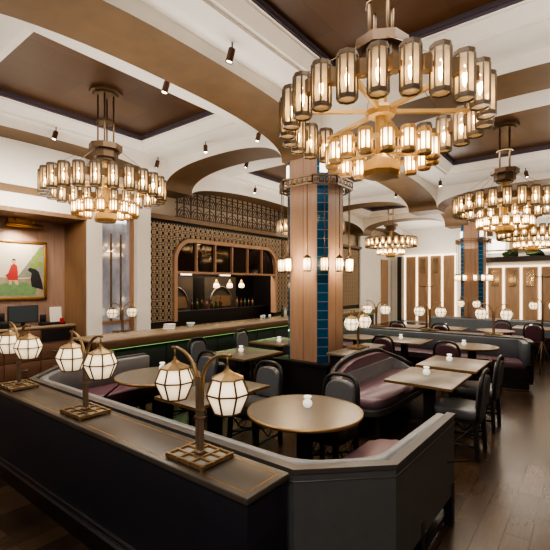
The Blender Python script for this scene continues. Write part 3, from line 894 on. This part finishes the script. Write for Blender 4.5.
round_table(10.1, 1.66, .38, 'far round table beyond the partition, just right of the far column')
square_table(11.3, 1.05, .40, .40, 'far square table at the right edge before the lit panels')

def make_candle():
    t = empty('candle_holder')
    MB().lathe([(.001, 0), (.022, 0), (.036, .016), (.040, .034), (.034, .054), (.020, .064), (.018, .068), (.001, .068)], 18, cap=False).build('bowl', 'ceramic', t)
    MB().lathe([(.001, .066), (.016, .068), (.030, .078), (.034, .088), (.030, .094), (.024, .090), (.001, .086)], 18, cap=False).build('cup', 'ceramic', t)
    return t
k0 = make_candle()
tag(k0, 'white ceramic candle holder on the largest round table', 'candle holder', 'white candle holders')
k0.location = (2.83, 1.86, .7235)
for x, y, lb in [(2.98, 4.02, 'white ceramic candle holder on the left round table in the booth'),
                 (4.66, 1.46, 'white candle holder on the nearer square table by the settee'),
                 (5.68, 1.48, 'white candle holder on the farther square table by the settee'),
                 (4.52, 4.17, 'white candle holder on the square table left of the nearest column'),
                 (5.72, 4.36, 'white candle holder on the bar-side table at the column edge'),
                 (7.25, 1.66, 'white candle holder on the round table by the banquette end'),
                 (7.38, 2.78, 'white candle holder on the middle square table by the banquette'),
                 (9.9, 3.62, 'white candle holder on the far table below the distant chandelier'),
                 (10.0, 2.7, 'white candle holder on the far table left of the far column'),
                 (11.2, 1.1, 'white candle holder on the far right table before the lit panels')]:
    dup(k0, (x, y, .7235), 0, lb)

# ------------------------------------------------------------------ chairs
def make_chair(seatm, backm):
    t = empty('dining_chair')            # front = +X
    MB().prism(srect(.0, 0, .225, .225, 32, .4), .405, .492, r=.03, smooth=True).build('seat', seatm, t)
    MB().prism(srect(.0, 0, .222, .222, 32, .4), .365, .405).build('seat_frame', 'black_wood', t)
    hoop = []
    for k in range(-4, 25):
        if k < 0: hoop.append((-.20-.010*(k+4)/4*0, -.185, .40+(k+4)*.068))
        elif k > 20: hoop.append((-.20, .185, .40+(24-k)*.068))
        else:
            a = PI-PI*k/20; hoop.append((-.20, .185*spow(math.cos(a), .7), .672+.205*spow(math.sin(a), .7)))
    hoop = [(x-(z-.4)*.10, y, z) for x, y, z in hoop]
    MB().tube(hoop, .019, 8).build('back_frame', 'black_wood', t)
    pad = []
    for k in range(0, 25):
        a = PI-PI*k/24; pad.append((.160*spow(math.cos(a), .7), .650+.175*spow(math.sin(a), .7)))
    pad = [(-.160, .50)]+pad+[(.160, .50)]
    m = MB(); n_ = len(pad)
    f = lambda y, z, d: (-.20-(z-.4)*.10+d, y, z)
    vs = [f(y, z, -.02) for y, z in pad]+[f(y, z, .02) for y, z in pad]+[f(y*.9, .50+(z-.50)*.93+.012, .038) for y, z in pad]+[f(y*.9, .50+(z-.50)*.93+.012, -.032) for y, z in pad]
    fs = [tuple(range(2*n_, 3*n_)), tuple(range(3*n_, 4*n_))[::-1]]
    for k in range(n_):
        k2 = (k+1) % n_
        fs += [(k, k2, n_+k2, n_+k), (n_+k, n_+k2, 2*n_+k2, 2*n_+k), (3*n_+k, 3*n_+k2, k2, k)]
    m.add(vs, fs, 0, False); m.build('backrest', backm, t)
    for sx in (-1, 1):
        for sy in (-1, 1):
            MB().tube([(sx*.185, sy*.180, .40), (sx*.205, sy*.188, 0)], [.031, .025], 4, smooth=False).build('leg', 'black_wood', t)
    s = MB()
    s.tube([(.195, -.184, .18), (-.195, .184, .20)], .010, 6); s.tube([(.195, .184, .18), (-.195, -.184, .20)], .010, 6)
    for sy in (-1, 1):
        s.tube([(.19, sy*.184, .13), (-.19, sy*.184, .13)], .012, 6)
        s.tube([(.185, sy*.182, .36), (0, sy*.183, .15), (-.185, sy*.182, .36)], .010, 6)
    s.tube([(.19*math.cos(2*PI*k/20), .17*math.sin(2*PI*k/20), .26) for k in range(20)], .010, 6, closed=True)
    s.build('stretcher', 'black_wood', t)
    return t
c0 = make_chair('leather_grey', 'leather_slate')
tag(c0, 'black hoop-back chair with grey pads, right beside the largest round table', 'chair', 'grey hoop-back chairs')
c0.location = (3.24, 1.90, 0); c0.rotation_euler = (0, 0, PI)
for x, y, r, lb in [
    (3.30, 2.84, PI, 'black hoop-back chair with grey pads behind the nearest lamp globes'),
    (3.34, 3.88, PI, 'black hoop-back chair by the left round table, beyond the nearest lamp'),
    (4.55, 1.08, PI/2, 'grey chair seen side-on at the nearer square table, foreground right'),
    (5.52, 1.10, PI/2, 'grey chair seen side-on at the farther square table, second from right'),
    (4.40, 4.78, -PI/2, 'grey hoop-back chair with its back to the bar, the left one'),
    (5.75, 5.06, -PI/2, 'grey hoop-back chair with its back to the bar, nearest the column')]:
    dup(c0, (x, y, 0), r, lb)
p0 = make_chair('leather_plum', 'leather_plum')
tag(p0, 'plum-backed hoop chair facing the long banquette, before its round table', 'chair', 'plum hoop-back chairs')
p0.location = (6.68, 1.72, 0)
for x, y, r, lb in [(6.74, 2.76, 0, 'plum-backed hoop chair facing the long banquette, just behind the settee'),
                    (9.45, 3.55, 0, 'far dark hoop chair at the table below the distant chandelier'),
                    (9.55, 2.62, 0, 'far dark hoop chair left of the far column'),
                    (10.72, 1.66, PI, 'far dark hoop chair just right of the far column'),
                    (10.9, 1.00, 0, 'far dark hoop chair at the right edge before the lit panels')]:
    dup(p0, (x, y, 0), r, lb)

# coat stands
def coat_stand(x, y, h, label):
    t = thing('coat_stand', label, 'coat stand', (x, y, 0), .9)
    MB().tube([(0, 0, .25), (0, 0, h)], .014, 8).build('pole', 'bronze', t)
    for k in range(3):
        a = 2*PI*k/3; MB().tube([(0, 0, .62), (.22*math.cos(a), .22*math.sin(a), 0)], .011, 6).build('leg', 'bronze', t)
    m = MB(); m.tube([(0, -.15, h-.06), (0, .15, h-.06)], .010, 6)
    for s in (-1, 1): m.tube([(0, s*.15, h-.06), (0, s*.18, h-.03)], .009, 6)
    m.build('hook_bar', 'bronze', t)
coat_stand(9.0, 2.82, 1.76, 'thin bronze coat stand with T bar behind the banquette lamps')
coat_stand(9.6, .75, 1.95, 'thin bronze coat stand at the right edge past the banquette end')

# ------------------------------------------------------------------ bar counter
b = thing('bar_counter', 'long bar counter with pale top, wood fascia and green light strip', 'bar', (0, 0, 0))
MB().rbox(2.95, 12.4, 5.52, 6.25, .90, .935, .006, 2).build('counter_top', 'stone', b)
f_ = MB(); f_.rbox(2.93, 12.42, 5.44, 5.56, .80, .93, .012, 2); f_.build('fascia', 'bar_wood', b)
MB().box(3.0, 12.38, 5.52, 5.54, .784, .797).build('light_strip', 'green_led', b)
fb = MB(); fb.box(3.0, 12.38, 5.56, 6.2, .12, .90)
for k in range(16): fb.box(3.05+k*.58, 3.07+k*.58, 5.548, 5.56, .14, .78)
fb.build('front_panel', 'bar_front', b)
MB().box(3.02, 12.36, 5.62, 6.18, 0, .12).build('plinth', 'plinth_dark', b)
gl = bpy.data.lights.new('bar_led', 'AREA'); gl.shape = 'RECTANGLE'; gl.size = 9.3; gl.size_y = .03; gl.energy = 7; gl.color = (.45, 1, .40)
go = bpy.data.objects.new('bar_led', gl); COL.objects.link(go); go.location = (7.7, 5.50, .77); go.rotation_euler = (-.5, 0, 0)
# things on the bar
def bottle(x, y, z, h, r, m, label, group):
    return tag(MB().lathe([(.001, 0), (r, 0), (r, h*.55), (r*.85, h*.64), (r*.36, h*.74), (r*.34, h*.95), (r*.42, h*.96), (r*.42, h), (.001, h)], 14, cap=False).build('bottle', m, None, (x, y, z)), label, 'bottle', group)
bottle(8.0, 6.0, .935, .30, .037, 'glass_green', 'green glass bottle on the bar top, left of the nearest column', 'bottles on the bar')
bottle(8.18, 6.05, .935, .22, .045, 'glass_clear', 'squat clear bottle on the bar top beside the green one', 'bottles on the bar')
nap = MB()
for k in range(3): nap.rbox(-.09+.012*k, .09+.008*k, -.07, .07, k*.035, k*.035+.034, .014, 2)
tag(nap.build('napkin_stack', 'linen', None, (4.55, 5.95, .935)), 'stack of folded white napkins on the bar top at left', 'napkins')
bow = MB().lathe([(.001, 0), (.035, 0), (.04, .012), (.075, .06), (.085, .09), (.08, .09), (.068, .06), (.03, .02), (.001, .018)], 20, cap=False)
tag(bow.build('glass_bowl', 'glass_clear', None, (5.05, 5.95, .935)), 'clear footed bowl on the bar top right of the napkins', 'bowl')
for k, (x, y) in enumerate([(7.2, 6.0), (7.35, 6.05), (7.5, 6.0)]):
    tag(MB().lathe([(.001, 0), (.03, 0), (.036, .09), (.033, .09), (.028, .01), (.001, .008)], 14, cap=False).build('tumbler', 'glass_clear', None, (x, y, .935)),
        ['left tumbler of three in a row on the bar top', 'middle tumbler of three in a row on the bar top', 'right tumbler of three in a row on the bar top'][k], 'glass', 'tumblers on the bar')
# back bar: ovens and pendants in the opening
for k, x in enumerate((6.55, 8.2)):
    t = thing('pizza_oven', ['dark arched steel oven seen through the left half of the bar opening', 'dark arched steel oven seen through the right half of the bar opening'][k], 'oven', (x, 8.6, 0))
    MB().box(-.62, .62, -.25, .28, 0, 1.95).build('housing', 'oven_steel', t)
    a = MB().tube([(.42*math.cos(q), -.27, 1.25+.42*math.sin(q)) for q in [PI*j/16 for j in range(17)]], .022, 6); a.build('arch_trim', 'steel', t)
    MB().box(-.40, .40, -.27, -.25, 1.12, 1.42).build('oven_door', 'bar_wood', t)
for k, x in enumerate((7.45, 7.95, 8.42)):
    t = thing('pendant_lamp', ['left one of three small pendant lamps in the bar opening', 'middle one of three small pendant lamps in the bar opening', 'right one of three small pendant lamps in the bar opening'][k], 'lamp', (x, 7.75, 1.74), 0, 'small pendants over the back bar')
    MB().tube([(0, 0, .13), (0, 0, 1.11)], .006, 6).build('cord', 'black_metal', t)
    MB().lathe([(.002, .14), (.025, .12), (.06, .04), (.063, .035)], 10, cap=False).build('hood', 'brass', t)
    MB().lathe([(.058, .03), (.082, -.03), (.075, -.09), (.02, -.10)], 10, smooth=False).build('shade', 'small_shade', t)
for k in range(12):
    x = 6.9+k*.17+(.5 if k > 6 else 0)
    bottle(x, 8.08, 1.08, random.uniform(.24, .34), .038, ['amber', 'glass_green', 'amber', 'bar_wood'][k % 4], 'small bottle standing on the dim counter behind the bar opening', 'bottles behind the bar opening')
for k, (x, wd) in enumerate([(6.3, .5), (7.2, .35), (8.7, .4)]):
    struct(MB().box(x, x+wd, 8.84, 8.9, 2.0, 2.16).build('window_%d' % (9+k), 'lit_panel'))  # glowing strips added for the bright kitchen lights, not windows
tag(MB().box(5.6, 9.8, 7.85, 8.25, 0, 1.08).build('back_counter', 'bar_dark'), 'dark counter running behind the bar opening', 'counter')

# ------------------------------------------------------------------ picture niche: console and objects
c = thing('console_cabinet', 'brown wood console cabinet with drawers under the picture at left', 'cabinet', (2.4, 7.97, 0))
MB().box(-1.6, 1.34, -.20, .22, .08, .95).build('body', 'console_wood', c)
MB().rbox(-1.62, 1.36, -.23, .22, .95, .99, .006, 2).build('countertop', 'stone', c)
MB().box(-1.56, 1.30, -.16, .2, 0, .08).build('plinth', 'plinth_dark', c)
for i in range(5):
    for j in range(3):
        x0_ = -1.56+i*.575
        if i == 4 and j == 2:
            MB().box(x0_+.02, x0_+.555, -.205, -.2, .70, .92).build('dark_shelf_plate', 'plastic_black', c); continue  # flat black plate stands in for the shade inside an open shelf
        d = MB().rbox(x0_+.01, x0_+.565, -.218, -.19, .12+j*.275, .12+j*.275+.26, .004, 2).build('drawer', 'console_wood', c)
        h = MB(); h.tube([(x0_+.21, -.222, .27+j*.275), (x0_+.22, -.245, .25+j*.275), (x0_+.355, -.245, .25+j*.275), (x0_+.365, -.222, .27+j*.275)], .010, 6)
        h.build('handle', 'chrome', d)
pc = thing('framed_picture', 'gilt framed painting with a red-robed figure on the wood niche wall', 'picture', (2.75, 8.17, 2.0))
W2, H2 = .66, .54
f = MB()
for a in ((-W2, W2, -H2, -H2+.05), (-W2, W2, H2-.05, H2), (-W2, -W2+.05, -H2, H2), (W2-.05, W2, -H2, H2)):
    f.rbox(a[0], a[1], -.03, .02, a[2], a[3], .008, 2)
f.build('frame', 'frame_gold', pc)
cv = MB().box(-W2+.04, W2-.04, -.005, .01, -H2+.04, H2-.04).build('canvas', 'paint_sky', pc)
def patch(name, pts, m, y):
    o = MB(); o.add([(x, y, z) for x, z in pts], [tuple(range(len(pts)))]); return o.build(name, m, cv)
patch('painted_ground', [(-.6, -.49), (.61, -.49), (.61, -.12), (.2, -.16), (-.2, -.12), (-.6, -.15)], 'paint_earth', -.0062)
patch('painted_hill', [(.15, -.14), (.61, -.12), (.61, .46), (.54, .44), (.42, .25), (.28, .05)], 'paint_hill', -.0068)
patch('painted_grass', [(-.25, -.46), (.45, -.46), (.5, -.3), (.3, -.22), (.05, -.2), (-.2, -.3)], 'paint_green', -.0074)
for k, (x, z, r) in enumerate([(.46, .22, .06), (.54, .32, .06), (.55, .12, .055), (.42, .08, .055), (.48, .13, .04)]):
    patch('painted_tree', [(x+r*math.cos(2*PI*j/14), z+r*1.1*math.sin(2*PI*j/14)) for j in range(14)], 'paint_leaf', -.0076-.0002*k)
patch('painted_robe', [(.02, -.18), (.17, -.18), (.17, -.02), (.155, .08), (.11, .12), (.06, .08), (.015, -.06), (-.03, -.1), (.0, -.13)], 'paint_red', -.0086)
patch('painted_legs', [(.03, -.26), (.07, -.26), (.08, -.16), (.14, -.26), (.18, -.26), (.17, -.15), (.02, -.15)], 'paint_skin', -.0082)
patch('painted_head', [(.105+.035*math.cos(2*PI*j/12), .155+.042*math.sin(2*PI*j/12)) for j in range(12)], 'paint_skin', -.0088)
patch('painted_hair', [(.07, .165), (.08, .20), (.12, .205), (.14, .18), (.13, .17), (.10, .175)], 'paint_black', -.0092)
patch('painted_dark_figure', [(.40, -.30), (.60, -.36), (.57, -.18), (.52, -.02), (.46, .03), (.36, .05), (.33, .0), (.40, -.05), (.38, -.16)], 'paint_black', -.0090)
pl = thing('picture_light', 'brass picture light mounted above the framed painting', 'lamp', (2.98, 8.14, 2.80))
MB().box(-.22, .22, .0, .06, -.02, .16).build('wall_plate', 'brass', pl)
for s in (-.13, .13): MB().tube([(s, .03, .1), (s, -.05, .12), (s, -.12, .03)], .011, 6).build('arm', 'brass', pl)
MB().tube([(-.30, -.13, .0), (.30, -.13, .0)], .036, 12).build('shade', 'brass', pl)
mo = thing('monitor', 'dark flat screen monitor on the console under the picture', 'monitor', (2.92, 7.92, .99), -.1)
MB().rbox(-.24, .24, -.015, .015, .07, .38, .008, 2).build('bezel', 'plastic_black', mo)
MB().box(-.225, .225, -.018, -.014, .085, .365).build('screen', 'screen', mo)
m = MB(); m.box(-.03, .03, .015, .035, .01, .2); m.rbox(-.11, .11, -.06, .08, 0, .014, .004, 2); m.build('stand', 'plastic_black', mo)
ch = thing('card_holder', 'white menu card with red detail standing on the console right of the monitor', 'card holder', (3.5, 7.95, .99))
cc = MB().box(-.11, .10, .0, .012, .02, .33); cc.build('card', 'paper', ch).rotation_euler = (-.12, 0, 0)
MB().rbox(-.14, .14, -.05, .05, 0, .05, .006, 2).build('base', 'plastic_black', ch)
MB().rbox(.03, .11, -.07, -.052, .02, .12, .01, 2).build('red_tag', 'red_card', ch)
bx_ = thing('card_terminal', 'small black payment terminal between monitor and menu card', 'device', (3.26, 7.92, .99))
MB().rbox(-.07, .07, -.08, .08, 0, .06, .01, 2).build('body', 'plastic_black', bx_)
MB().rbox(-.055, .055, .02, .045, .06, .2, .01, 2).build('display', 'plastic_black', bx_)
kb_ = thing('keyboard_box', 'black till box at the left end of the console', 'till', (2.5, 7.92, .99))
MB().rbox(-.16, .16, -.14, .14, 0, .12, .01, 2).build('drawer_body', 'plastic_black', kb_)
MB().rbox(-.13, .13, -.02, .12, .12, .26, .01, 2).build('printer', 'plastic_black', kb_)

# ------------------------------------------------------------------ lights
def point(x, y, z, p, col=(1, .80, .56), r=.25):
    d = bpy.data.lights.new('light', 'POINT'); d.energy = p; d.color = col; d.shadow_soft_size = r
    o = bpy.data.objects.new('light', d); COL.objects.link(o); o.location = (x, y, z); return o
def area(x, y, z, sx, sy, p, rot=(0, 0, 0), col=(1, .86, .68)):
    d = bpy.data.lights.new('area_light', 'AREA'); d.shape = 'RECTANGLE'; d.size = sx; d.size_y = sy; d.energy = p; d.color = col
    o = bpy.data.objects.new('area_light', d); COL.objects.link(o); o.location = (x, y, z); o.rotation_euler = rot; return o
for x, y, _ in [(3.17, 1.36, 0)]+CHL:
    point(x, y, 2.95, 14, r=.06)
for (x, y) in ((3.1, .0), (3.1, 3.5), (3.1, 6.0), (8.35, 0.0), (8.35, 3.5), (8.35, 6.0), (13, 3.5), (13, 0), (16.5, 1.5), (16.5, 5.2)):
    area(x, y, 2.9, 3.2, 1.2, 24, rot=(PI, 0, 0), col=(1, .94, .87))
for (x, y, p) in ((2.6, 1.2, 45), (2.8, 4.6, 45), (8.3, 1.6, 55), (8.3, 4.9, 60), (13, 1.3, 45), (13, 5.2, 45), (16.6, 3, 60)):
    area(x, y, 4.05, 2.0, 1.2, p, col=(1, .90, .78))
# unseen fill lights added behind the viewpoint to brighten the furniture
area(-1.4, -.6, 4.0, 2.4, 2.0, 90, rot=(0, -.6, .4), col=(1, .96, .92))
area(-1.2, 5.0, 4.0, 2.0, 2.0, 50, rot=(0, -.5, 0), col=(1, .95, .9))
def spot(x, y, z, tx, ty, tz, p, ang=50, col=(1, .86, .68)):
    d = bpy.data.lights.new('spot', 'SPOT'); d.energy = p; d.spot_size = math.radians(ang); d.spot_blend = .7; d.color = col; d.shadow_soft_size = .04
    o = bpy.data.objects.new('spot', d); COL.objects.link(o); o.location = (x, y, z)
    o.rotation_euler = (Vector((tx, ty, tz))-Vector((x, y, z))).to_track_quat('-Z', 'Y').to_euler(); return o
spot(4.9, 1.0, 4.0, 5.3, .6, 0, 90); spot(2.9, 7.85, 2.72, 2.85, 8.2, 2.0, 34, 130)
area(2.4, 6.6, 3.2, 1.6, .4, 18, rot=(.9, 0, 0), col=(1, .88, .72))
spot(6.0, 1.4, 4.0, 5.6, 1.4, .7, 60, 40); spot(3.1, 3.0, 3.9, 2.8, 1.9, .7, 50, 40)
for x, y in ((5.0, 3.5), (5.5, 2.98)): point(x-.12 if x < 5.2 else x, y if x < 5.2 else y-.12, 2.06, 11, (1, .78, .52), .05)
area(7.7, 7.85, 2.8, 2.8, .5, 70, col=(1, .84, .66))
W = bpy.data.worlds.new('world'); SC.world = W; W.use_nodes = True
W.node_tree.nodes['Background'].inputs[0].default_value = (.9, .8, .7, 1); W.node_tree.nodes['Background'].inputs[1].default_value = .08
SC.view_settings.view_transform = 'AgX'
SC.view_settings.look = 'AgX - Medium High Contrast'
SC.view_settings.exposure = 0.8
SC.cycles.use_denoising = True
SC.cycles.max_bounces = 6
